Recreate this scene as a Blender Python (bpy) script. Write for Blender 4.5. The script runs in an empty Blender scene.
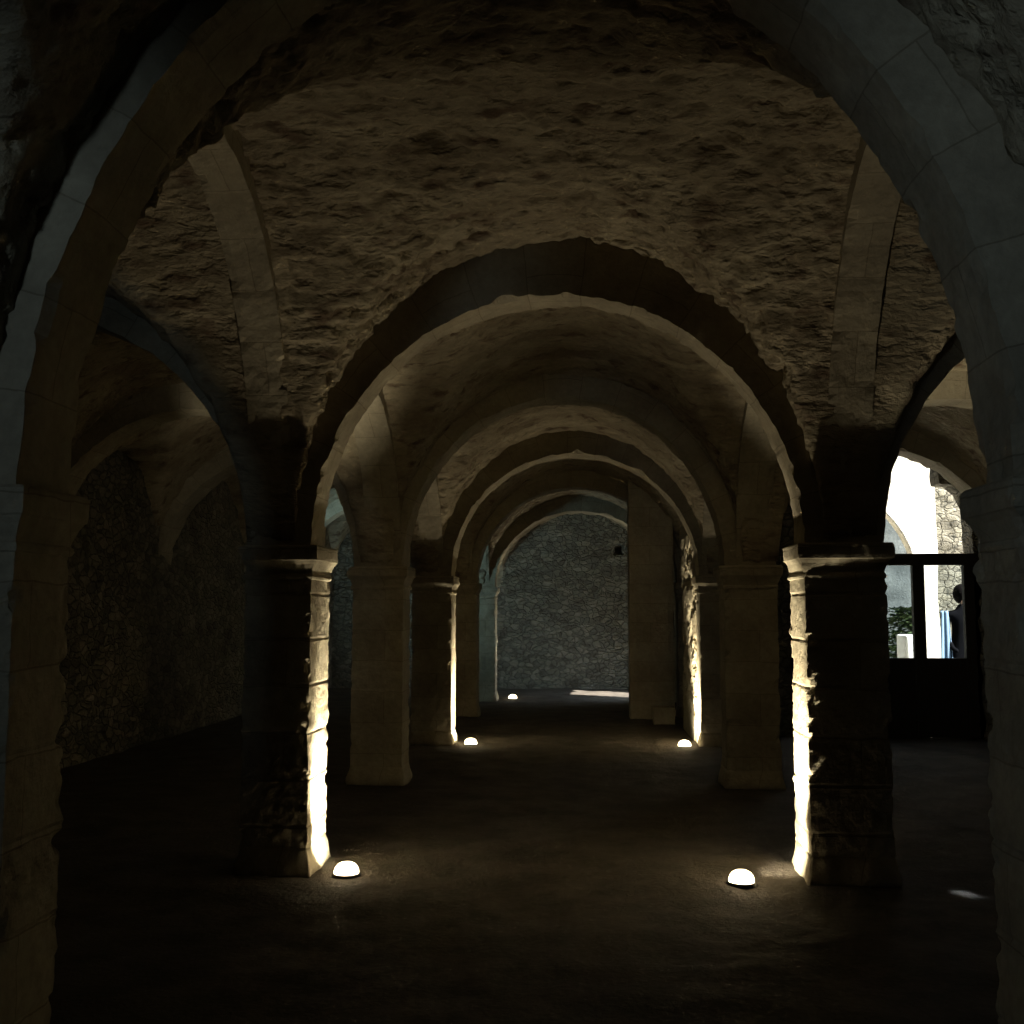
import bpy, math, random
from mathutils import Vector, noise, Matrix
random.seed(7)
C = bpy.context.scene.collection
SC = bpy.context.scene
# ---------------------------------------------------------------- camera
cam_d = bpy.data.cameras.new('camera'); cam = bpy.data.objects.new('camera', cam_d); C.objects.link(cam)
cam_d.sensor_width = 36.0; cam_d.lens = 36.0 * 1070 / 1024; cam_d.clip_start = 0.05; cam_d.clip_end = 200
cam.location = (0.2, 0.0, 1.52)
YAW, PITCH = math.radians(4.12), math.radians(5.2)
cam.rotation_euler = (math.pi / 2 + PITCH, 0, YAW)
SC.camera = cam
# ---------------------------------------------------------------- world, sun, exposure
w = bpy.data.worlds.new('world'); SC.world = w; w.use_nodes = True
w.node_tree.nodes['Background'].inputs[0].default_value = (0.55, 0.74, 1.0, 1)
w.node_tree.nodes['Background'].inputs[1].default_value = 0.9
vs = SC.view_settings
vs.view_transform = 'Standard'; vs.look = 'None'; vs.gamma = 1.0; vs.use_curve_mapping = False
vs.exposure = 0.0
def light(name, kind, loc, energy, color, rot=None, aim=None, **kw):
    d = bpy.data.lights.new(name, kind); d.energy = energy; d.color = color
    for k, v in kw.items(): setattr(d, k, v)
    o = bpy.data.objects.new(name, d); C.objects.link(o); o.location = loc
    if aim is not None:
        o.rotation_euler = (Vector(aim) - Vector(loc)).to_track_quat('-Z', 'Y').to_euler()
    return o
light('sun', 'SUN', (8, -4, 12), 34.0, (1.0, 0.96, 0.88), aim=(8 - 0.6, -4 + 0.34, 12 - 0.72), angle=0.01)
# daylight from the entrance behind the photographer, cool
light('entrance_daylight', 'AREA', (-2.6, -2.5, 2.0), 8.5, (0.66, 0.86, 1.0), aim=(0.2, 2.6, 3.9), shape='RECTANGLE', size=0.4, size_y=0.6, spread=math.radians(75))
# daylight from a small window in the left aisle
light('aisle_window_daylight', 'AREA', (-4.7, 16.3, 1.7), 22.0, (0.52, 0.86, 0.97), aim=(-3.3, 18.0, 2.2), shape='RECTANGLE', size=0.35, size_y=0.5, spread=math.radians(100))
light('side_door_daylight', 'AREA', (1.86, 18.85, 1.1), 13.0, (0.7, 0.86, 1.0), aim=(0.3, 19.3, 0.0), shape='RECTANGLE', size=0.9, size_y=1.2, spread=math.radians(110))
# slit of daylight reaching the floor of the right aisle
light('slit_daylight', 'AREA', (4.6, 6.9, 2.6), 0.05, (0.8, 0.92, 1.0), aim=(2.24, 6.12, 0.0), shape='RECTANGLE', size=0.16, size_y=0.02, spread=math.radians(1.5))

# ---------------------------------------------------------------- materials
def nd(nt, typ, **kw):
    n = nt.nodes.new(typ)
    for k, v in kw.items():
        if k in n.inputs: n.inputs[k].default_value = v
        else: setattr(n, k, v)
    return n
def base_mat(name, rough=0.9):
    m = bpy.data.materials.new(name); m.use_nodes = True; nt = m.node_tree
    b = nt.nodes['Principled BSDF']; b.inputs['Roughness'].default_value = rough
    b.inputs['Specular IOR Level'].default_value = 0.25
    return m, nt, b
def stone(name, c1, c2, joints=None, bump=0.6, scale=1.0, stretch=(1, 1, 1), cell=0.0, rough=0.9, dark=None, flake=False):
    m, nt, b = base_mat(name, rough); L = nt.links.new
    tc = nd(nt, 'ShaderNodeTexCoord'); mp = nd(nt, 'ShaderNodeMapping'); mp.inputs['Scale'].default_value = stretch
    L(tc.outputs['Object'], mp.inputs['Vector'])
    n1 = nd(nt, 'ShaderNodeTexNoise', Scale=2.2 * scale, Detail=6.0, Roughness=0.6); L(mp.outputs[0], n1.inputs['Vector'])
    n2 = nd(nt, 'ShaderNodeTexNoise', Scale=22.0 * scale, Detail=8.0, Roughness=0.65); L(mp.outputs[0], n2.inputs['Vector'])
    rp = nd(nt, 'ShaderNodeValToRGB'); rp.color_ramp.elements[0].position = 0.34; rp.color_ramp.elements[1].position = 0.66
    rp.color_ramp.elements[0].color = (*c1, 1); rp.color_ramp.elements[1].color = (*c2, 1)
    L(n1.outputs['Fac'], rp.inputs[0])
    mx = nd(nt, 'ShaderNodeMixRGB', blend_type='OVERLAY'); mx.inputs[0].default_value = 0.35
    L(rp.outputs[0], mx.inputs[1]); L(n2.outputs['Fac'], mx.inputs[2])
    col = mx.outputs[0]
    h = n2.outputs['Fac']
    def addh(a, fac, bsock):
        q = nd(nt, 'ShaderNodeMath', operation='MULTIPLY_ADD'); L(a, q.inputs[0]); q.inputs[1].default_value = fac; L(bsock, q.inputs[2]); return q.outputs[0]
    if dark:
        n3 = nd(nt, 'ShaderNodeTexNoise', Scale=6.0 * scale, Detail=5.0); L(mp.outputs[0], n3.inputs['Vector'])
        r3 = nd(nt, 'ShaderNodeValToRGB'); r3.color_ramp.elements[0].position = 0.56; r3.color_ramp.elements[1].position = 0.7
        L(n3.outputs['Fac'], r3.inputs[0])
        m3 = nd(nt, 'ShaderNodeMixRGB'); L(r3.outputs[0], m3.inputs[0]); L(col, m3.inputs[1]); m3.inputs[2].default_value = (*dark, 1); col = m3.outputs[0]
    if flake:
        n4 = nd(nt, 'ShaderNodeTexNoise', Scale=8.0, Detail=5.0, Distortion=0.15); L(mp.outputs[0], n4.inputs['Vector'])
        r4 = nd(nt, 'ShaderNodeValToRGB'); r4.color_ramp.elements[0].position = 0.33; r4.color_ramp.elements[1].position = 0.5
        L(n4.outputs['Fac'], r4.inputs[0]); h = addh(r4.outputs[0], 0.9, h)
    if joints:
        uv = nd(nt, 'ShaderNodeUVMap')
        nz = nd(nt, 'ShaderNodeTexNoise', Scale=5.0, Detail=3.0); L(uv.outputs[0], nz.inputs['Vector'])
        va = nd(nt, 'ShaderNodeVectorMath', operation='MULTIPLY_ADD'); L(nz.outputs['Color'], va.inputs[0]); va.inputs[1].default_value = (0.03, 0.03, 0); L(uv.outputs[0], va.inputs[2])
        br = nd(nt, 'ShaderNodeTexBrick'); br.inputs['Scale'].default_value = 1.0
        br.inputs['Brick Width'].default_value = joints[0]; br.inputs['Row Height'].default_value = joints[1]
        br.inputs['Mortar Size'].default_value = 0.0035; br.inputs['Mortar Smooth'].default_value = 0.3
        br.inputs['Color1'].default_value = (1, 1, 1, 1); br.inputs['Color2'].default_value = (0.84, 0.83, 0.82, 1); br.inputs['Mortar'].default_value = (0.6, 0.57, 0.53, 1)
        L(va.outputs[0], br.inputs['Vector'])
        m4 = nd(nt, 'ShaderNodeMixRGB', blend_type='MULTIPLY'); m4.inputs[0].default_value = 0.8; L(col, m4.inputs[1]); L(br.outputs['Color'], m4.inputs[2]); col = m4.outputs[0]
        h = addh(br.outputs['Fac'], -0.9, h)
    if cell:
        vo = nd(nt, 'ShaderNodeTexVoronoi', feature='DISTANCE_TO_EDGE'); vo.inputs['Scale'].default_value = cell
        nz = nd(nt, 'ShaderNodeTexNoise', Scale=4.0, Detail=3.0); L(mp.outputs[0], nz.inputs['Vector'])
        va = nd(nt, 'ShaderNodeVectorMath', operation='MULTIPLY_ADD'); L(nz.outputs['Color'], va.inputs[0]); va.inputs[1].default_value = (0.2,) * 3; L(mp.outputs[0], va.inputs[2])
        L(va.outputs[0], vo.inputs['Vector'])
        r5 = nd(nt, 'ShaderNodeValToRGB'); r5.color_ramp.elements[0].position = 0.0; r5.color_ramp.elements[1].position = 0.12
        L(vo.outputs['Distance'], r5.inputs[0])
        v2 = nd(nt, 'ShaderNodeTexVoronoi', feature='F1'); v2.inputs['Scale'].default_value = cell; L(va.outputs[0], v2.inputs['Vector'])
        sp = nd(nt, 'ShaderNodeSeparateColor'); L(v2.outputs['Color'], sp.inputs[0])
        mr = nd(nt, 'ShaderNodeMapRange'); mr.inputs['To Min'].default_value = 0.72; mr.inputs['To Max'].default_value = 1.2; L(sp.outputs[0], mr.inputs['Value'])
        m6 = nd(nt, 'ShaderNodeMixRGB', blend_type='MULTIPLY'); m6.inputs[0].default_value = 1.0; L(col, m6.inputs[1]); L(mr.outputs[0], m6.inputs[2])
        m7 = nd(nt, 'ShaderNodeMixRGB', blend_type='MULTIPLY'); m7.inputs[0].default_value = 0.28; L(m6.outputs[0], m7.inputs[1]); L(r5.outputs[0], m7.inputs[2]); col = m7.outputs[0]
        h = addh(r5.outputs[0], 1.0, h)
    L(col, b.inputs['Base Color'])
    bp = nd(nt, 'ShaderNodeBump', Strength=bump, Distance=0.03); L(h, bp.inputs['Height']); L(bp.outputs[0], b.inputs['Normal'])
    return m
def plain(name, col, rough=0.6, metal=0.0):
    m, nt, b = base_mat(name, rough); L = nt.links.new
    tc = nd(nt, 'ShaderNodeTexCoord'); n = nd(nt, 'ShaderNodeTexNoise', Scale=14.0, Detail=4.0); L(tc.outputs['Object'], n.inputs['Vector'])
    rp = nd(nt, 'ShaderNodeValToRGB'); rp.color_ramp.elements[0].color = (*[c * 0.75 for c in col], 1); rp.color_ramp.elements[1].color = (*[min(1, c * 1.15) for c in col], 1)
    L(n.outputs['Fac'], rp.inputs[0]); L(rp.outputs[0], b.inputs['Base Color']); b.inputs['Metallic'].default_value = metal
    return m
M_PIER = stone('ashlar_pier_stone', (0.30, 0.26, 0.19), (0.46, 0.41, 0.30), joints=(0.62, 0.27), bump=0.5)
M_ARCH = stone('voussoir_stone', (0.27, 0.235, 0.17), (0.42, 0.37, 0.27), joints=(30.0, 0.31), bump=0.35)
M_VAULT = stone('rough_vault_plaster', (0.24, 0.195, 0.13), (0.42, 0.36, 0.25), bump=0.75, scale=1.0, stretch=(0.7, 1.5, 1.5), dark=(0.15, 0.105, 0.07), flake=True)
M_RUBBLE = stone('rubble_masonry', (0.14, 0.13, 0.10), (0.25, 0.23, 0.18), bump=1.0, stretch=(1, 1, 1.5), cell=8.0)
M_FLOOR = stone('trodden_earth', (0.055, 0.046, 0.037), (0.10, 0.085, 0.068), bump=0.7, scale=1.3)
M_CREAM = stone('pale_limestone', (0.62, 0.58, 0.48), (0.78, 0.74, 0.63), bump=0.5)
M_YARD = stone('yard_rubble_wall', (0.12, 0.11, 0.085), (0.28, 0.26, 0.20), bump=1.0, stretch=(1, 1, 1.4), scale=1.5, cell=7.5, dark=(0.07, 0.07, 0.055))
M_GREYWALL = stone('yard_grey_render', (0.05, 0.06, 0.062), (0.10, 0.115, 0.115), bump=0.5)
M_WOOD = plain('dark_painted_timber', (0.02, 0.017, 0.014), 0.55)
M_IRON = plain('dark_iron', (0.05, 0.05, 0.05), 0.45, 0.8)
M_LEAF = plain('green_leaves', (0.035, 0.06, 0.018), 0.6)
M_WHITE = plain('whitewashed_stone', (0.8, 0.8, 0.78), 0.7)
M_HAIR = plain('dark_hair', (0.004, 0.003, 0.003), 0.6)
M_SKIN = plain('skin', (0.45, 0.28, 0.2), 0.5)
M_CLOTH = plain('black_clothing', (0.003, 0.003, 0.004), 0.85)
for _m in (M_HAIR, M_CLOTH): _m.node_tree.nodes['Principled BSDF'].inputs['Specular IOR Level'].default_value = 0.03
M_SCARF = plain('pale_blue_scarf', (0.16, 0.24, 0.33), 0.8)
def emis(name, col, s):
    m = bpy.data.materials.new(name); m.use_nodes = True; nt = m.node_tree; nt.nodes.clear()
    o = nt.nodes.new('ShaderNodeOutputMaterial'); e = nt.nodes.new('ShaderNodeEmission')
    e.inputs[0].default_value = (*col, 1); e.inputs[1].default_value = s; nt.links.new(e.outputs[0], o.inputs[0]); return m
M_LAMP = emis('lamp_lens_glow', (1.0, 0.80, 0.48), 15.0)
def glass():
    m = bpy.data.materials.new('window_glass'); m.use_nodes = True; nt = m.node_tree; nt.nodes.clear()
    o = nt.nodes.new('ShaderNodeOutputMaterial'); t = nt.nodes.new('ShaderNodeBsdfTransparent'); g = nt.nodes.new('ShaderNodeBsdfGlossy')
    t.inputs[0].default_value = (0.86, 0.9, 0.92, 1); g.inputs['Roughness'].default_value = 0.05
    x = nt.nodes.new('ShaderNodeMixShader'); x.inputs[0].default_value = 0.06
    nt.links.new(t.outputs[0], x.inputs[1]); nt.links.new(g.outputs[0], x.inputs[2]); nt.links.new(x.outputs[0], o.inputs[0]); return m
M_GLASS = glass()
# ---------------------------------------------------------------- helpers
def mk(name, V, F, mat, parent=None, uv=None, smooth=False, **tags):
    me = bpy.data.meshes.new(name); me.from_pydata([tuple(v) for v in V], [], F); me.update()
    if uv is not None:
        ul = me.uv_layers.new(name='UVMap')
        for lp in me.loops: ul.data[lp.index].uv = uv[lp.vertex_index]
    me.materials.append(mat)
    if smooth:
        for p in me.polygons: p.use_smooth = True
    o = bpy.data.objects.new(name, me); C.objects.link(o)
    if parent: o.parent = parent
    for k, v in tags.items(): o[k] = v
    return o
def thing(name, label, cat, loc, group=None):
    o = bpy.data.objects.new(name, None); C.objects.link(o); o.location = loc; o['label'] = label; o['category'] = cat
    o.empty_display_size = 0.1
    if group: o['group'] = group
    return o
def fb(p, s, o=4):
    return noise.fractal(Vector(p) * s, 1.0, 2.0, o)
def ridge(p, s):
    return noise.turbulence(Vector(p) * s, 4, True)
def box_mesh(b):
    x0, x1, y0, y1, z0, z1 = b
    V = [(x0, y0, z0), (x1, y0, z0), (x1, y1, z0), (x0, y1, z0), (x0, y0, z1), (x1, y0, z1), (x1, y1, z1), (x0, y1, z1)]
    return V, [(0, 3, 2, 1), (4, 5, 6, 7), (0, 1, 5, 4), (1, 2, 6, 5), (2, 3, 7, 6), (3, 0, 4, 7)]
def boxes(bs):
    V = []; F = []
    for b in bs:
        v, f = box_mesh(b); n = len(V); V += v; F += [tuple(i + n for i in q) for q in f]
    return V, F
def rounded_box(b, bev, name, mat, parent=None, **tags):
    V, F = box_mesh(b); o = mk(name, V, F, mat, parent, **tags)
    md = o.modifiers.new('edge', 'BEVEL'); md.width = bev; md.segments = 2; return o
def grid(nu, nv, fn, flip=False):
    V = [fn(i / nu, j / nv) for j in range(nv + 1) for i in range(nu + 1)]
    F = []
    for j in range(nv):
        for i in range(nu):
            a = j * (nu + 1) + i; q = (a, a + 1, a + nu + 2, a + nu + 1); F.append(q[::-1] if flip else q)
    return V, F
SPR = 1.90
# rows of piers: (y front, y back, inner x left, inner x right, rise of nave arch)
ROWS = {-1: (-0.62, -0.2, -1.5, 1.45, 1.6), 0: (3.15, 3.5, -1.55, 1.44, 1.88), 1: (6.24, 6.70, -1.44, 1.43, 1.49), 2: (9.45, 9.83, -1.45, 1.37, 1.51),
        3: (12.25, 12.68, -1.38, 1.44, 1.41), 4: (15.4, 15.8, -1.42, 1.45, 1.38), 5: (18.0, 18.4, -1.38, 1.45, 1.27)}
YEND, YSTART = 20.9, -3.6
PW = 0.46
XW = 4.85
# ---------------------------------------------------------------- floor and walls (the setting)
def floor_fn(u, v):
    x = -5.2 + 10.4 * u; y = YSTART - 0.2 + (YEND + 0.6 - YSTART) * v
    z = 0.018 * fb((x, y, 0), 1.1) + 0.008 * fb((x, y, 3), 6.0)
    return (x, y, z - 0.008)
V, F = grid(260, 520, floor_fn); mk('floor', V, F, M_FLOOR, smooth=True, kind='structure')
def wall_x(name, x, y0, y1, z0, z1, mat, step=0.05, amp=0.03, face=1, holes=(), thick=0.3):
    nu = int((y1 - y0) / step); nv = int((z1 - z0) / step)
    def fn(u, v):
        y = y0 + (y1 - y0) * u; z = z0 + (z1 - z0) * v
        return (x + face * amp * fb((x, y, z * 1.5), 3.0), y, z)
    V, F = grid(nu, nv, fn, flip=(face < 0))
    if holes:
        F = [f for f in F if not any(h[0] < sum(V[i][1] for i in f) / 4 < h[1] and h[2] < sum(V[i][2] for i in f) / 4 < h[3] for h in holes)]
    o = mk(name, V, F, mat, kind='structure', smooth=True)
    s = o.modifiers.new('thickness', 'SOLIDIFY'); s.thickness = thick; s.offset = -1
    return o
def wall_y(name, y, x0, x1, z0, z1, mat, step=0.05, amp=0.03, face=-1, recess=None, cut=None, thick=0.3):
    nu = int((x1 - x0) / step); nv = int((z1 - z0) / step)
    def fn(u, v):
        x = x0 + (x1 - x0) * u; z = z0 + (z1 - z0) * v
        d = face * amp * (fb((x, y, z * 1.5), 3.0) + 0.5 * fb((x, y, z * 1.6), 7.0))
        if recess and recess[0] < x < recess[1] and recess[2] < z < recess[3]: d -= face * 0.25
        return (x, y + d, z)
    V, F = grid(nu, nv, fn, flip=(face > 0))
    if cut: F = [f for f in F if not cut(sum(V[i][0] for i in f) / 4, sum(V[i][2] for i in f) / 4)]
    o = mk(name, V, F, mat, kind='structure', smooth=True)
    s = o.modifiers.new('thickness', 'SOLIDIFY'); s.thickness = thick; s.offset = -1
    return o
wall_x('wall_left', -XW, YSTART - 0.2, YEND + 0.3, -0.1, 4.65, M_RUBBLE, 0.07, 0.04, 1)
wall_x('wall_right', XW, YSTART, 13.25, -0.1, 4.65, M_RUBBLE, 0.07, 0.04, -1)
wall_x('wall_right_inner', 1.93, 13.3, YEND + 0.2, -0.1, 4.65, M_RUBBLE, 0.05, 0.03, -1, holes=((18.25, 19.45, 0.0, 2.8),))
wall_y('wall_back', YSTART, -XW, XW, -0.1, 4.65, M_RUBBLE, 0.1, 0.03, 1)
wall_y('wall_front', YEND, -XW - 0.3, 2.2, -0.1, 4.65, M_RUBBLE, 0.028, 0.03, -1, recess=(0.70, 0.83, 2.58, 2.74))
# masonry screen across the right aisle, with the arched opening of the door
OPEN = [(2.72, -0.2), (2.72, 2.3), (2.76, 2.85), (2.9, 3.3), (3.3, 3.5), (3.94, 3.48), (4.43, 3.31), (4.43, 3.04), (4.60, 3.02), (4.71, 2.91), (4.79, 2.72), (4.80, 2.2), (4.80, -0.2)]
def chipped(P, step=0.06, amp=0.018):
    Q = []
    for (ax, az), (bx, bz) in zip(P[:-1], P[1:]):
        n = max(1, int(math.hypot(bx - ax, bz - az) / step))
        for i in range(n):
            x = ax + (bx - ax) * i / n; z = az + (bz - az) * i / n
            Q.append((x + amp * noise.noise(Vector((x * 9, z * 9, 1))), z + amp * noise.noise(Vector((x * 9, z * 9, 7)))))
    return Q + [P[-1]]
def prism(name, P, y0, y1, mat, **tags):
    n = len(P); V = [(x, y0, z) for x, z in P] + [(x, y1, z) for x, z in P]
    F = [tuple(range(n)), tuple(range(2 * n - 1, n - 1, -1))] + [(i, i + n, (i + 1) % n + n, (i + 1) % n) for i in range(n)]
    return mk(name, V, F, mat, **tags)
prism('wall_right_end', chipped(OPEN) + [(5.15, -0.2), (5.15, 4.65), (1.88, 4.65), (1.88, -0.2)], 13.2, 13.55, M_RUBBLE, kind='structure')
V, F = boxes([(-5.2, 5.2, YSTART - 0.3, 13.55, 4.62, 4.9), (-5.2, 2.25, 13.55, YEND + 0.4, 4.62, 4.9)]); mk('ceiling_slab', V, F, M_RUBBLE, kind='structure')
# ---------------------------------------------------------------- vaults
def vault(name, xc, hw, y0, y1, rise0, rise1, hT, riseL, nu, nv, amp, peak=0.0, bulge=0.12, mat=None):
    yc = (y0 + y1) / 2; hy = (y1 - y0) / 2
    V = []
    for j in range(nv + 1):
        ty = -1 + 2 * j / nv; y = yc + (hy + 0.08) * math.sin(ty * math.pi / 2)
        s = min(1, max(0, (y - y0) / (y1 - y0))); rT = rise0 + (rise1 - rise0) * s
        q = min(1, abs(y - yc) / (hy + 0.0))
        if peak:   # pointed profile: two arcs with centres shifted past the middle
            k = peak; R = hy + k; hL = math.sqrt(max(0, R * R - (abs(y - yc) + k) ** 2)) / math.sqrt(R * R - k * k)
        else: hL = math.sqrt(max(0, 1 - q * q))
        for i in range(nu + 1):
            tx = -1 + 2 * i / nu; dx = hw * math.sin(tx * math.pi / 2)
            hTn = hT + (0.08 * (1 - s) if rise0 > 1.88 else 0) + (0.13 * s if rise1 > 1.88 else 0); a = rT * math.sqrt(max(0, 1 - (dx / hTn) ** 2)); b = riseL * hL
            z = SPR + 0.5 * (a + b + math.sqrt((a - b) ** 2 + 0.012)) - 0.02
            z += bulge * math.cos(dx / hw * math.pi / 2) * math.cos(ty * math.pi / 2)
            # rough plaster: strokes drawn out along x, deeper pits here and there
            p = (xc + dx, y, z)
            st = fb((p[0] * 1.4, p[1] * 3.2, p[2] * 3.2), 1.6, 5)
            pit = max(0.0, fb((p[0] * 2.6 + 9, p[1] * 7.5, p[2] * 7.5), 1.0, 3) - 0.22)
            fl = max(0.0, fb((p[0] * 5 + 3, p[1] * 15, p[2] * 15), 1.0, 3) - 0.12)
            z2 = amp * (0.45 * st + 1.9 * pit + 1.3 * fl) + amp * 0.4 * fb(p, 13.0, 3)
            nx = -dx / hw * 0.7 * (1 if b < a else 0.2)
            V.append((p[0] - nx * z2, p[1], min(4.6, z + z2)))
    F = []
    for j in range(nv):
        for i in range(nu):
            a = j * (nu + 1) + i; F.append((a, a + nu + 1, a + nu + 2, a + 1))
    return mk(name, V, F, mat or M_VAULT, kind='structure', smooth=True)
nave_vr = {-1: (1.8, 1.8), 0: (1.9, 2.0), 1: (2.12, 1.84), 2: (1.75, 1.70), 3: (1.72, 1.66), 4: (1.70, 1.60), 5: (1.60, 1.50), 6: (1.5, 1.45)}
def ybay(b):
    y0 = ROWS[b - 1][1] if b - 1 in ROWS else YSTART
    y1 = ROWS[b][0] if b in ROWS else YEND
    return y0, y1
for b in range(-1, 7):
    y0, y1 = ybay(b); r0, r1 = nave_vr[b]
    hi = {1: (300, 260, 0.05), 2: (200, 160, 0.04), 0: (200, 180, 0.03), 3: (130, 110, 0.035)}.get(b, (80, 70, 0.03))
    pk = 0.0
    rl = 2.06 if b == 1 else (1.75 if b == 0 else (y1 - y0) / 2 + 0.12)
    vault('ceiling_nave', 0.0, 1.69, y0, y1, r0, r1, 1.54, rl, hi[0], hi[1], hi[2], peak=pk, bulge=0.0 if b == 1 else 0.12)
    vault('ceiling_aisle_left', -3.39, 1.70, y0, y1, 1.75, 1.68, 1.54, rl, 90, 80, 0.035, peak=pk)
    if b <= 3:
        vault('ceiling_aisle_right', 3.39, 1.70, y0, y1, 1.75, 1.68, 1.54, rl, 110 if b >= 2 else 80, 90, 0.035, peak=pk)
# ---------------------------------------------------------------- piers
def loft_rect(hx, hy, prof, n, dispf, caps=True):
    """stack of square rings; prof = [(z, offset)]"""
    V = []; UV = []; per = 4 * n
    for z, off in prof:
        for k in range(per):
            s, t = divmod(k, n); t /= n
            ax, ay = hx + off, hy + off
            if s == 0: x, y, nx, ny = -ax + 2 * ax * t, -ay, 0, -1
            elif s == 1: x, y, nx, ny = ax, -ay + 2 * ay * t, 1, 0
            elif s == 2: x, y, nx, ny = ax - 2 * ax * t, ay, 0, 1
            else: x, y, nx, ny = -ax, ay - 2 * ay * t, -1, 0
            if t == 0:
                nx, ny = [(-.7, -.7), (.7, -.7), (.7, .7), (-.7, .7)][s]
            edge = min(ax - abs(x), ay - abs(y)) if False else max(0.0, 1 - min(abs(abs(x) - ax) + abs(abs(y) - ay), 0.09) / 0.09)
            d = dispf(x, y, z, edge)
            V.append((x + nx * d, y + ny * d, z)); UV.append(((s + t) * 2 * max(ax, ay), z))
    F = []; m = len(prof)
    for j in range(m - 1):
        for k in range(per):
            k2 = (k + 1) % per; F.append((j * per + k, j * per + k2, (j + 1) * per + k2, (j + 1) * per + k))
    if caps:
        F.append(tuple(reversed(range(per)))); F.append(tuple((m - 1) * per + k for k in range(per)))
    return V, F, UV
def make_pier(cx, cy, hx, hy, label, near, seed):
    t = thing('stone_pier', label, 'pier', (cx, cy, 0), 'square piers carrying the vault')
    S = Vector((seed * 3.7, seed * 1.9, 0))
    n = 22 if near else 10; dz = 0.014 if near else 0.04
    def dsp(x, y, z, e):
        p = Vector((x, y, z)) + S
        d = 0.002 * fb(p, 4.0) + 0.004 * fb(p, 16.0)
        chip = max(0.0, fb(p, 6.5, 3) - 0.3) * 0.08 + max(0.0, noise.noise(p * 21)) * 0.022 - max(0.0, noise.noise(p * 13 + Vector((5, 5, 5))) - 0.35) * 0.05
        jn = abs(((z + 0.04 * noise.noise(S)) / 0.27) % 1 - 0.5)
        if jn > 0.475: d -= 0.005
        return d - e * e * chip - (0.012 * max(0, 1 - z / 0.1))
    zs = []; z = 0.14
    while z < 1.70: zs.append(z); z += dz
    V, F, UV = loft_rect(hx, hy, [(q, 0) for q in zs + [1.70]], n, dsp); mk('shaft', V, F, M_PIER, t, UV, smooth=False)
    bp = [(-0.03, 0.03), (0.02, 0.029), (0.05, 0.025), (0.08, 0.017), (0.11, 0.009), (0.145, 0.001)]
    V, F, UV = loft_rect(hx, hy, bp, n, lambda x, y, z, e: 0.012 * fb(Vector((x, y, z)) + S, 6.0) - e * 0.03 * abs(fb(Vector((x, y, z)) + S, 5.0))); mk('base', V, F, M_PIER, t, UV, smooth=True)
    cp = [(1.695, 0.0), (1.70, 0.008), (1.712, 0.011), (1.724, 0.008), (1.73, 0.002), (1.745, 0.004), (1.765, 0.012), (1.785, 0.02), (1.80, 0.03), (1.806, 0.033), (1.812, 0.04), (1.83, 0.042), (1.86, 0.042), (1.89, 0.042), (1.90, 0.034)]
    V, F, UV = loft_rect(hx, hy, cp, n, lambda x, y, z, e: 0.005 * fb(Vector((x, y, z)) + S, 7.0) - e * 0.07 * max(0, fb(Vector((x, y, z)) + S, 6.0) - 0.05)); mk('capital', V, F, M_PIER, t, UV, smooth=False)
    zs = [1.90 + 0.02 * i for i in range(8)]
    V, F, UV = loft_rect(hx - 0.03, hy - 0.015, [(q, 0) for q in zs], n, lambda x, y, z, e: 0.006 * fb(Vector((x, y, z)) + S, 5.0)); mk('impost_block', V, F, M_PIER, t, UV, smooth=False)
    return t
PL = {(-1, 'l'): 'stone pier behind the viewer on the left', (-1, 'r'): 'stone pier behind the viewer on the right',
      (0, 'l'): 'nearest dark stone pier cut by the left edge of the picture', (0, 'r'): 'nearest dark stone pier cut by the right edge of the picture',
      (1, 'l'): 'black pier with a glaring chipped inner edge beside the large left floor lamp', (1, 'r'): 'black pier with a lit cream inner edge, right of the large right floor lamp',
      (2, 'l'): 'dim brown pier with square capital just right of the large bright left pier edge', (2, 'r'): 'dim brown unlit pier just left of the bright right pier edge',
      (3, 'l'): 'dark pier with a thin bright vertical line above the small left floor lamp', (3, 'r'): 'ragged brightly lit pier behind the small right floor lamp',
      (4, 'l'): 'narrow black pier between the thin bright line and the bluish pier', (4, 'r'): 'pier hidden behind the brown masonry buttress on the right',
      (5, 'l'): 'farthest pier, bluish face and bright edge beside the smallest floor lamp', (5, 'r'): 'farthest pier on the right, hidden behind the masonry buttress'}
for r, (y0, y1, xl, xr, rise) in ROWS.items():
    for side in 'lr':
        cx = xl - PW / 2 if side == 'l' else xr + PW / 2
        if r == 1 and side == 'l': cx = xl - 0.20; hx = 0.20
        else: hx = PW / 2
        make_pier(cx, (y0 + y1) / 2, hx, (y1 - y0) / 2, PL[(r, side)], r in (0, 1), r * 2 + (side == 'r') + 5)
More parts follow.
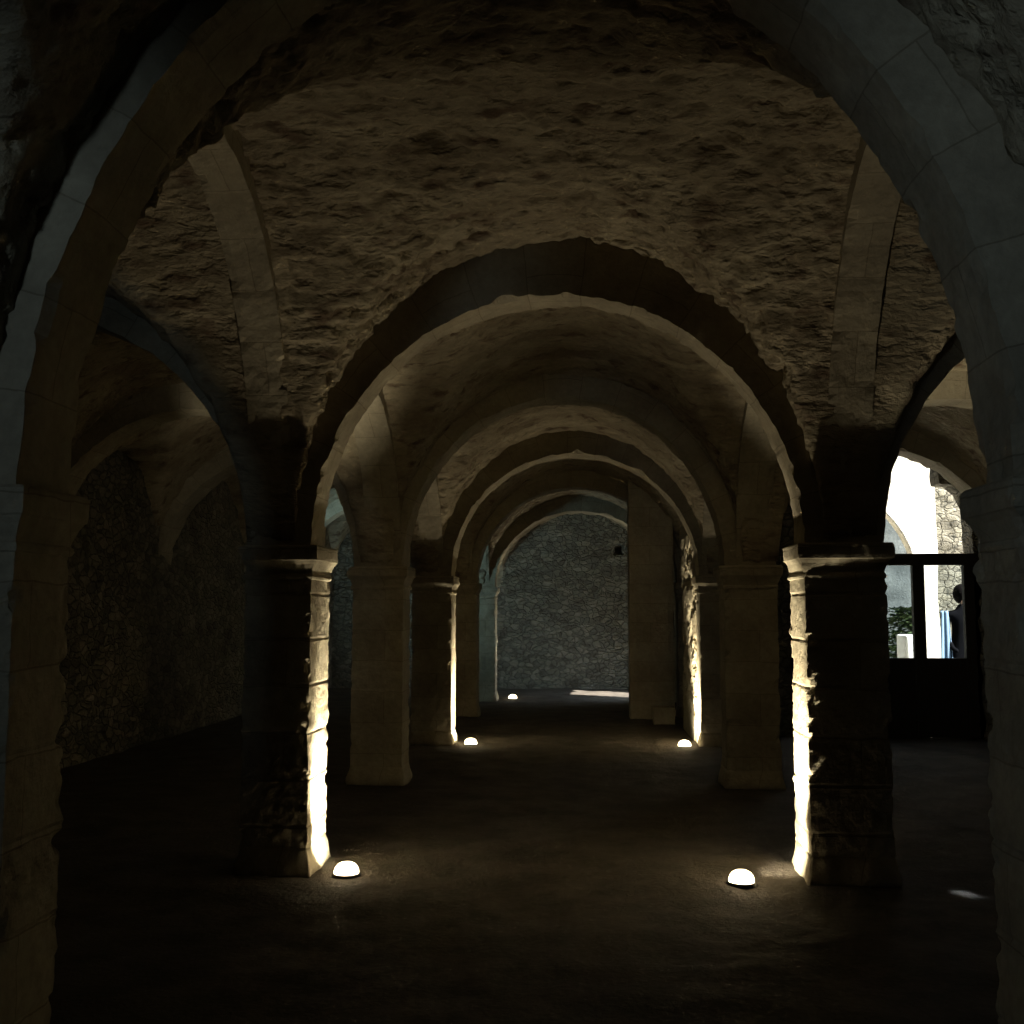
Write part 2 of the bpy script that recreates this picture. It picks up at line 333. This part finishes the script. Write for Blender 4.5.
# ---------------------------------------------------------------- arches
def arch_mesh(hw, rise, ring, depth, n, seed, peak=0.0, spring=SPR):
    """ring swept over an arch in the local XZ plane, centred on origin; depth along Y"""
    S = Vector((seed * 2.3, seed * 5.1, 0)); V = []; UV = []; F = []
    prev = None; L = 0.0
    ny = max(4, int(depth / 0.05)); nr = 6
    sec = [(0.0, -1 + 2 * k / ny) for k in range(ny + 1)]                       # intrados, front to back
    sec += [(k / nr, 1.0) for k in range(1, nr + 1)] + [(1.0, 0.0)] + [(k / nr, -1.0) for k in range(nr, 0, -1)]
    m = len(sec)
    for i in range(n + 1):
        a = math.pi * i / n
        if peak:
            R = hw + peak; x = -hw * math.cos(a); zz = math.sqrt(max(0, R * R - (abs(x) + peak) ** 2)) / math.sqrt(R * R - peak * peak) * rise
        else: x = -hw * math.cos(a); zz = rise * math.sin(a)
        P = Vector((x, 0, zz)); N = Vector((x / (hw * hw), 0, zz / (rise * rise) + 1e-4)).normalized()
        if prev is not None: L += (P - prev).length
        prev = P
        for (t, y) in sec:
            q = P + N * (ring * t) + Vector((0, y * depth / 2, spring)); s = q + S
            d = 0.006 * fb(s, 3.0) + 0.004 * fb(s, 12.0)
            e = 1 if (t == 0 and abs(y) > 0.99) else (0.4 if (t == 0 and abs(y) > 0.8) else 0)
            d += e * (max(0, fb(s, 5.0, 3) - 0.15) * 0.05 + max(0, noise.noise(s * 14)) * 0.012)
            if abs((L / 0.31) % 1 - 0.5) > 0.48: d += 0.003
            q = q + N * d
            if abs(y) > 0.99: q.y -= math.copysign(0.006 * abs(fb(s, 5.0)), y)
            V.append(q); UV.append((y * depth / 2 + t * ring, L))
    for i in range(n):
        for k in range(m):
            k2 = (k + 1) % m; a = i * m + k; b = i * m + k2; F.append((a, b, b + m, a + m))
    F.append(tuple(range(m - 1, -1, -1))); F.append(tuple(n * m + k for k in range(m)))
    return V, F, UV
def arch(name, label, xc, yc, hw, rise, depth, rot=0.0, ring=0.36, n=120, seed=0, peak=0.0, group=None, mat=None):
    V, F, UV = arch_mesh(hw, rise, ring, depth, n, seed, peak)
    o = mk(name, V, F, mat or M_ARCH, None, UV, smooth=False, label=label, category='arch', group=group or 'arches between the piers')
    o.location = (xc, yc, 0); o.rotation_euler = (0, 0, rot); return o
NL = {-1: 'round stone arch behind the viewer across the central passage', 0: 'largest nearest stone arch framing the whole view with a faint bluish edge',
      1: 'second, fully visible big round arch with a black face above the bright pier edges', 2: 'third round arch across the central passage, dim brown, springing from unlit piers',
      3: 'fourth round arch inward with a pale lit rim, above the two small floor lamps', 4: 'fifth round arch inward, running into the brown masonry buttress',
      5: 'farthest smallest round arch, pale rim directly in front of the rubble end wall'}
SL = {-1: 'arch across the left aisle behind the viewer', 0: 'nearest arch across the left aisle, beyond the left edge of view', 1: 'dark blackish arch across the left aisle beside the black lit-edged pier',
      2: 'reddish brown arch far down the left aisle seen under the blackish arch', 3: 'arch across the left aisle behind the reddish brown one', 4: 'arch across the left aisle by the cyan daylight', 5: 'last arch across the left aisle before the end wall'}
SR = {-1: 'arch across the right aisle behind the viewer', 0: 'nearest arch across the right aisle, beyond the right edge of view', 1: 'black arch across the right aisle just right of the black right pier', 2: 'arch across the right aisle one bay before the glazed door',
      3: 'dark arch directly above the glazed daylight door'}
for r, (y0, y1, xl, xr, rise) in ROWS.items():
    if r == 1: y1 -= 0.16
    d = (y1 - y0) - 0.02; yc = (y0 + y1) / 2
    arch('transverse_arch', NL[r], (xl + xr) / 2, yc, (xr - xl) / 2 + 0.005, rise, d, seed=r + 3, n=220 if r in (0, 1) else 110, group='round arches across the central passage')
    xa, xb = -XW - 0.02, xl - (0.40 if r == 1 else PW)
    arch('aisle_arch', SL[r], (xa + xb) / 2, yc, (xb - xa) / 2, 1.45, d, seed=r + 20, n=90, group='arches across the left aisle')
    if r <= 3:
        xa, xb = xr + PW, XW + 0.02
        arch('aisle_arch', SR[r], (xa + xb) / 2, yc, (xb - xa) / 2, 1.45, d, seed=r + 40, n=90, group='arches across the right aisle')
AL = {-1: 'behind the viewer', 0: 'nearest to the viewer, above the picture edge', 1: 'with a pale underside curving down to the', 2: 'seen through the second big arch, behind the', 3: 'between the dim brown pier and the lit pier on the', 4: 'deep in the passage between fourth and fifth arches on the', 5: 'by the last piers on the', 6: 'against the rubble end wall on the'}
for b in range(-1, 7):
    y0, y1 = ybay(b); h = (y1 - y0) / 2; yc = (y0 + y1) / 2
    for side, xs in (('left', -1.635), ('right', 1.635)):
        if side == 'right' and b == 6: pass
        if b == 1: lab = 'tall lengthwise arch with a pale underside curving down to the black %s pier' % side
        elif b == -1 or b == 0: lab = 'lengthwise arch %s on the %s side' % (AL[b], side)
        elif b == 2: lab = 'lengthwise arch seen through the second big arch, springing from the dim %s pier' % side
        else: lab = 'lengthwise arch %s %s side' % (AL[b], side)
        arch('arcade_arch', lab, math.copysign(1.69 if b == 1 or xs > 0 else 1.77, xs) if b in (0, 1) else xs, yc, h + 0.01, 1.92 if b == 1 else min(1.7, h), 0.25 if b in (0, 1) else 0.31, rot=math.pi / 2, seed=b * 2 + (side == 'left') + 60,
             n=160 if b == 1 else 90, peak=0.0, group='lengthwise arches on the %s' % side, ring=0.30)
# later masonry buttress under the fifth arch
def masonry_block(name, label, cat, x0, x1, y0, y1, z1, seed, n=14, dz=0.04, mat=None, chip=0.03, group=None):
    S = Vector((seed, seed * 2, 0))
    zs = [-0.02 + dz * i for i in range(int((z1 + 0.02) / dz) + 1)] + [z1]
    V, F, UV = loft_rect((x1 - x0) / 2, (y1 - y0) / 2, [(q, 0) for q in zs], n, lambda x, y, z, e: 0.006 * fb(Vector((x, y, z)) + S, 5.0) - e * chip * max(0, fb(Vector((x, y, z)) + S, 5.0)))
    o = mk(name, V, F, mat or M_PIER, None, UV, label=label, category=cat); o.location = ((x0 + x1) / 2, (y0 + y1) / 2, 0)
    if group: o['group'] = group
    return o
masonry_block('masonry_buttress', 'plain brown masonry buttress without capital, rising into the fifth arch', 'buttress', 0.76, 1.38, 15.15, 15.75, 3.5, 31)
masonry_block('stone_block', 'low stone block on the floor at the foot of the brown buttress', 'stone block', 1.05, 1.33, 14.6, 14.85, 0.21, 12, n=8, dz=0.03, chip=0.005)
masonry_block('masonry_wall_stub', 'ragged broken masonry stub, brightly lit, running back from the small right floor lamp', 'masonry', 1.40, 1.88, 12.66, 14.15, 2.42, 57, n=40, dz=0.03, mat=M_PIER, chip=0.16)
o = C.objects['masonry_wall_stub']
for v in o.data.vertices:                      # ragged broken face towards the passage
    if v.co.x < 0 and v.co.z > 0.3:
        q = Vector((0, v.co.y * 3.2, v.co.z * 4.5)); v.co.x += 0.10 * max(0, noise.fractal(q, 1.0, 2.0, 4) + 0.1) * min(1, v.co.z)
# ---------------------------------------------------------------- floor lamps
def lathe(prof, n=28):
    V = []; F = []
    for r, z in prof:
        for k in range(n):
            a = 2 * math.pi * k / n; V.append((r * math.cos(a), r * math.sin(a), z))
    for j in range(len(prof) - 1):
        for k in range(n):
            k2 = (k + 1) % n; F.append((j * n + k, j * n + k2, (j + 1) * n + k2, (j + 1) * n + k))
    F.append(tuple((len(prof) - 1) * n + k for k in range(n)))
    return V, F
def floor_lamp(x, y, e, tgt, label, r=0.072):
    t = thing('floor_uplight', label, 'lamp', (x, y, 0), 'round uplights set in the floor')
    V, F = lathe([(r + 0.008, -0.03), (r + 0.008, 0.004), (r + 0.004, 0.005), (r - 0.002, 0.005)]); F.pop()
    mk('rim', V, F, M_IRON, t, smooth=True)
    V, F = lathe([(r, -0.01), (r * 0.98, 0.018), (r * 0.9, 0.036), (r * 0.72, 0.052), (r * 0.45, 0.062), (r * 0.15, 0.066)])
    mk('lens', V, F, M_LAMP, t, smooth=True, label='glowing warm white domed glass')
    l = light('uplight_core', 'SPOT', (x, y, 0.085), e * 8.5, (1.0, 0.88, 0.62), aim=tgt, spot_size=math.radians(58), spot_blend=0.75, shadow_soft_size=0.03)
    l.parent = t; l.location = (0, 0.068 if y < 15 else 0.0, 0.088)
    if y < 15:
        l = light('uplight_foot', 'SPOT', (x, y, 0.08), e * 1.6, (1.0, 0.88, 0.62), aim=(tgt[0], tgt[1], 0.16), spot_size=math.radians(76), spot_blend=0.9, shadow_soft_size=0.03)
        l.parent = t; l.location = (0, 0.068, 0.08)
    l = light('uplight_beam', 'SPOT', (x, y, 0.085), e, (1.0, 0.86, 0.6), aim=(tgt[0] * 0.8 + x * 0.2, y + 0.05, 1.4), spot_size=math.radians(84), spot_blend=1.0, shadow_soft_size=0.03)
    l.parent = t; l.location = (0, 0.068 if y < 15 else 0.0, 0.088)
def up(x, y, dx): return (x + dx, y, 1.0)
EL = 60.0
floor_lamp(-1.21, 6.26, EL, (-1.43, 6.45, 0.48), 'large glowing floor lamp touching the foot of the left pier')
floor_lamp(1.04, 6.23, EL, (1.34, 6.45, 0.6), 'large glowing floor lamp standing free left of the right pier')
floor_lamp(-1.15, 12.24, EL, (-1.38, 12.42, 0.48), 'small glowing floor lamp at the left, further down the passage')
floor_lamp(1.25, 12.24, EL * 0.75, (1.44, 12.44, 0.48), 'small glowing floor lamp at the right, further down the passage')
floor_lamp(-1.12, 18.5, EL * 0.35, (-1.33, 18.55, 0.6), 'tiny farthest floor lamp near the end wall')
floor_lamp(1.15, 18.5, EL * 0.3, (1.2, 18.7, 1.0), 'floor lamp by the end wall hidden behind the brown buttress')
# faint warm fill spots added unseen behind the photographer, for the near masonry
light('fill_behind', 'SPOT', (-1.25, -0.45, 0.09), EL * 0.005, (1.0, 0.84, 0.55), aim=(-1.2, -0.42, 1.0), spot_size=math.radians(130), spot_blend=0.9, shadow_soft_size=0.05)
light('fill_behind', 'SPOT', (1.2, -0.45, 0.09), EL * 0.005, (1.0, 0.84, 0.55), aim=(1.15, -0.42, 1.0), spot_size=math.radians(130), spot_blend=0.9, shadow_soft_size=0.05)
# ---------------------------------------------------------------- glazed door in the right aisle
dr = bpy.data.objects.new('door_1', None); C.objects.link(dr); dr.location = (3.31, 13.22, -0.03); dr['kind'] = 'structure'; dr['label'] = 'dark framed glazed door screen full of daylight in the right aisle'
def dbox(name, bs, mat, parent=dr, bev=0.006):
    V, F = boxes([(a - 3.4, b - 3.4, c - 13.22, d - 13.22, e, f) for a, b, c, d, e, f in bs]); o = mk(name, V, F, mat, parent)
    if bev: md = o.modifiers.new('edge', 'BEVEL'); md.width = bev; md.segments = 2
    return o
Y0, Y1 = 13.20, 13.29
dbox('transom', [(2.7, 4.98, Y0 - 0.01, Y1 + 0.01, 2.08, 2.22)], M_WOOD)
for (a, b) in ((2.70, 2.82), (4.17, 4.31), (4.77, 4.98)):
    dbox('mullion', [(a, b, Y0, Y1, 0.0, 2.08)], M_WOOD)
dbox('kick_panel', [(4.31, 4.77, Y0 + 0.01, Y1 - 0.01, 0.035, 0.97)], M_WOOD)
dbox('kick_panel', [(3.37, 4.17, Y0 + 0.01, Y1 - 0.01, 0.0, 0.97)], M_WOOD)
dbox('kick_panel', [(2.8, 3.37, Y0 + 0.01, Y1 - 0.01, 0.0, 0.14)], M_WOOD)
dbox('meeting_stile', [(3.33, 3.41, Y0, Y1, 0.0, 2.08)], M_WOOD)
for (a, b, z0) in ((2.8, 3.33, 0.14), (3.41, 4.17, 0.97), (4.31, 4.77, 0.97)):
    dbox('glass_pane', [(a, b, 13.24, 13.248, z0, 2.08)], M_GLASS, bev=0)
V, F = lathe([(0.012, 0), (0.012, 0.06), (0.028, 0.07), (0.03, 0.09), (0.02, 0.10)], 16)
hd = mk('handle', V, F, M_IRON, dr, smooth=True); hd.location = (3.47 - 3.4, -0.02, 1.05); hd.rotation_euler = (math.pi / 2, 0, 0)
# ---------------------------------------------------------------- yard outside
def yard_fn(u, v):
    x = 2.25 + 12 * u; y = 13.56 + 12 * v; return (x, y, -0.01 + 0.03 * fb((x, y, 0), 1.0))
V, F = grid(60, 60, yard_fn); mk('ground_yard', V, F, M_CREAM, kind='structure', smooth=True)
# bright limestone pier with the start of an arch springing to the left
def poly_wall(name, P, y0, y1, mat, **tags):
    n = len(P); V = [(x, y0, z) for x, z in P] + [(x, y1, z) for x, z in P]
    F = [tuple(range(n)), tuple(range(2 * n - 1, n - 1, -1))] + [(i, i + n, (i + 1) % n + n, (i + 1) % n) for i in range(n)]
    o = mk(name, V, F, mat, **tags); md = o.modifiers.new('edge', 'BEVEL'); md.width = 0.02; md.segments = 2; return o
K = 68.9; D = 15.6
def pz(px, py): return ((px - 590.6) / K + 0.2 + 0.0, 1.52 + (612 - py) / K)
pts = [(911, 722), (911, 600), (908.5, 570), (905, 553), (898, 538), (890, 526), (882, 517), (868, 508), (850, 504), (850, 425), (936, 425), (932, 460), (931, 500), (931, 530), (932, 560), (930, 600), (932, 640), (933, 722)]
o = poly_wall('ruined_arch', [pz(*p) for p in pts], D, D + 0.22, M_CREAM, label='brilliant cream ruined arch and pier outside, seen through the door glass', category='ruin')
wall_y('wall_yard_back', 17.6, 5.5, 9.0, -0.1, 6.5, M_YARD, 0.06, 0.05, -1)
wall_y('wall_yard_far', 21.0, 2.2, 9.0, -0.1, 5.5, M_GREYWALL, 0.12, 0.03, -1)
# shrub against the far yard wall: leaves
Vl = []; Fl = []
rnd = random.Random(3)
for i in range(2600):
    a = rnd.uniform(0, 6.28); rr = rnd.random() ** 0.5; hgt = rnd.random()
    p = Vector((5.5 + 0.75 * rr * math.cos(a) * (1 - 0.5 * hgt), 18.0 + 0.5 * rr * math.sin(a), 0.3 + 1.25 * hgt))
    q = Matrix.Rotation(rnd.uniform(0, 6.28), 3, 'Z') @ Matrix.Rotation(rnd.uniform(-1, 1), 3, 'X')
    s = rnd.uniform(0.04, 0.08); n = len(Vl)
    for c in ((-s, 0, 0), (0, -s * 0.5, 0.01), (s, 0, 0), (0, s * 0.5, 0.01)): Vl.append(p + q @ Vector(c))
    Fl.append((n, n + 1, n + 2, n + 3))
sh = thing('leafy_shrub', 'green leafy shrub outside, low in the left door pane', 'shrub', (5.5, 18.0, 0))
o = mk('foliage', [v - Vector((5.5, 18.0, 0)) for v in Vl], Fl, M_LEAF, sh)
V, F = lathe([(0.06, -0.05), (0.05, 0.4), (0.03, 1.2)], 8); mk('stem', V, F, M_YARD, sh)
rounded_box((4.75, 5.0, 16.0, 16.4, 0, 1.15), 0.03, 'garden_pedestal', M_WHITE, label='white pedestal outside, bottom left corner of the left door pane', category='pedestal')
poly_wall('stone_heap', [(5.0, 0), (5.45, 0), (5.45, 1.0), (5.3, 1.12), (5.12, 1.0)], 16.05, 16.5, M_WHITE, label='white pointed stone outside beside the white pedestal', category='stone')
# ---------------------------------------------------------------- person outside
def skin_obj(name, J, E, R, mat, parent, sub=2):
    me = bpy.data.meshes.new(name); me.from_pydata(J, E, []); o = bpy.data.objects.new(name, me); C.objects.link(o); o.parent = parent
    s = o.modifiers.new('skin', 'SKIN'); s.use_smooth_shade = True
    for i, r in enumerate(R):
        me.skin_vertices[0].data[i].radius = (r, r) if not isinstance(r, tuple) else r
    me.skin_vertices[0].data[0].use_root = True
    ss = o.modifiers.new('sub', 'SUBSURF'); ss.levels = sub; ss.render_levels = sub
    me.materials.append(mat); return o
def ensure_skin(me):
    if not me.skin_vertices: pass
pr = thing('person', 'person with dark hair in black with a pale blue scarf, outside behind the right pane', 'person', (5.02, 14.35, 0.0))
me_dummy = None
J = [(0, 0, 0.98), (0, 0.01, 1.18), (0, 0.0, 1.38), (0, 0, 1.52), (0, -0.01, 1.60),
     (-0.17, 0, 1.46), (-0.21, 0.0, 1.20), (-0.17, -0.14, 1.02), (-0.12, -0.20, 0.98), (0.17, 0, 1.46), (0.22, 0.02, 1.18), (0.24, -0.05, 0.94), (0.24, -0.07, 0.86),
     (-0.09, 0, 0.90), (-0.10, -0.01, 0.50), (-0.10, 0.02, 0.09), (-0.10, -0.13, 0.04), (0.09, 0, 0.90), (0.10, -0.01, 0.50), (0.11, 0.03, 0.09), (0.12, -0.12, 0.04)]
E = [(0, 1), (1, 2), (2, 3), (3, 4), (2, 5), (5, 6), (6, 7), (7, 8), (2, 9), (9, 10), (10, 11), (11, 12), (0, 13), (13, 14), (14, 15), (15, 16), (0, 17), (17, 18), (18, 19), (19, 20)]
R = [(0.15, 0.11), (0.13, 0.10), (0.15, 0.10), 0.055, 0.05, 0.06, 0.042, 0.032, 0.025, 0.06, 0.042, 0.032, 0.025, 0.09, 0.06, 0.045, 0.035, 0.09, 0.06, 0.045, 0.035]
def skinned(name, J, E, R, mat, parent, sub=2):
    me = bpy.data.meshes.new(name); me.from_pydata(J, E, [])
    o = bpy.data.objects.new(name, me); C.objects.link(o)
    o.modifiers.new('skin', 'SKIN').use_smooth_shade = True
    if not me.skin_vertices:
        bpy.context.view_layer.objects.active = o; o.select_set(True)
        bpy.ops.mesh.customdata_skin_add(); o.select_set(False)
    for i, r in enumerate(R):
        me.skin_vertices[0].data[i].radius = r if isinstance(r, tuple) else (r, r)
    me.skin_vertices[0].data[0].use_root = True
    ss = o.modifiers.new('sub', 'SUBSURF'); ss.levels = sub; ss.render_levels = sub
    me.materials.append(mat); o.parent = parent; return o
skinned('body', J, E, R, M_CLOTH, pr)
def ell(c, r, nz=14, n=18, f=None):
    V = []; F = []
    for j in range(nz + 1):
        t = math.pi * j / nz
        for k in range(n):
            a = 2 * math.pi * k / n; p = Vector((math.sin(t) * math.cos(a), math.sin(t) * math.sin(a), math.cos(t)))
            if f: p = f(p)
            V.append((c[0] + r[0] * p.x, c[1] + r[1] * p.y, c[2] + r[2] * p.z))
    for j in range(nz):
        for k in range(n):
            k2 = (k + 1) % n; F.append((j * n + k, (j + 1) * n + k, (j + 1) * n + k2, j * n + k2))
    return V, F
def face(p):
    q = p.copy()
    if q.y < -0.6 and abs(q.x) < 0.2 and -0.35 < q.z < 0.1: q.y -= 0.22 * (1 - abs(q.x) / 0.2)
    if q.z < -0.4: q.x *= 0.82
    return q
V, F = ell((0, -0.02, 1.70), (0.078, 0.095, 0.115), 26, 32, face); mk('head', V, F, M_SKIN, pr, smooth=True)
V, F = ell((0, -0.01, 1.72), (0.10, 0.115, 0.13), 18, 22, lambda p: Vector((p.x, p.y if p.y < 0.35 else 0.35, p.z))); mk('hair', V, F, M_HAIR, pr, smooth=True)
# scarf hanging down in folds on the left shoulder
def scarf(u, v):
    z = 1.50 - 1.25 * v; x = -0.23 + 0.16 * (u - 0.5) * (0.6 + 0.7 * v) - 0.03 * v
    y = -0.06 - 0.014 * math.sin(u * 12 + v * 2) - 0.10 * math.sin(v * 1.7)
    return (x, y, z)
V, F = grid(26, 40, scarf); o = mk('scarf', V, F, M_SCARF, pr, smooth=True); md = o.modifiers.new('t', 'SOLIDIFY'); md.thickness = 0.012
print('verts', sum(len(m.vertices) for m in bpy.data.meshes))
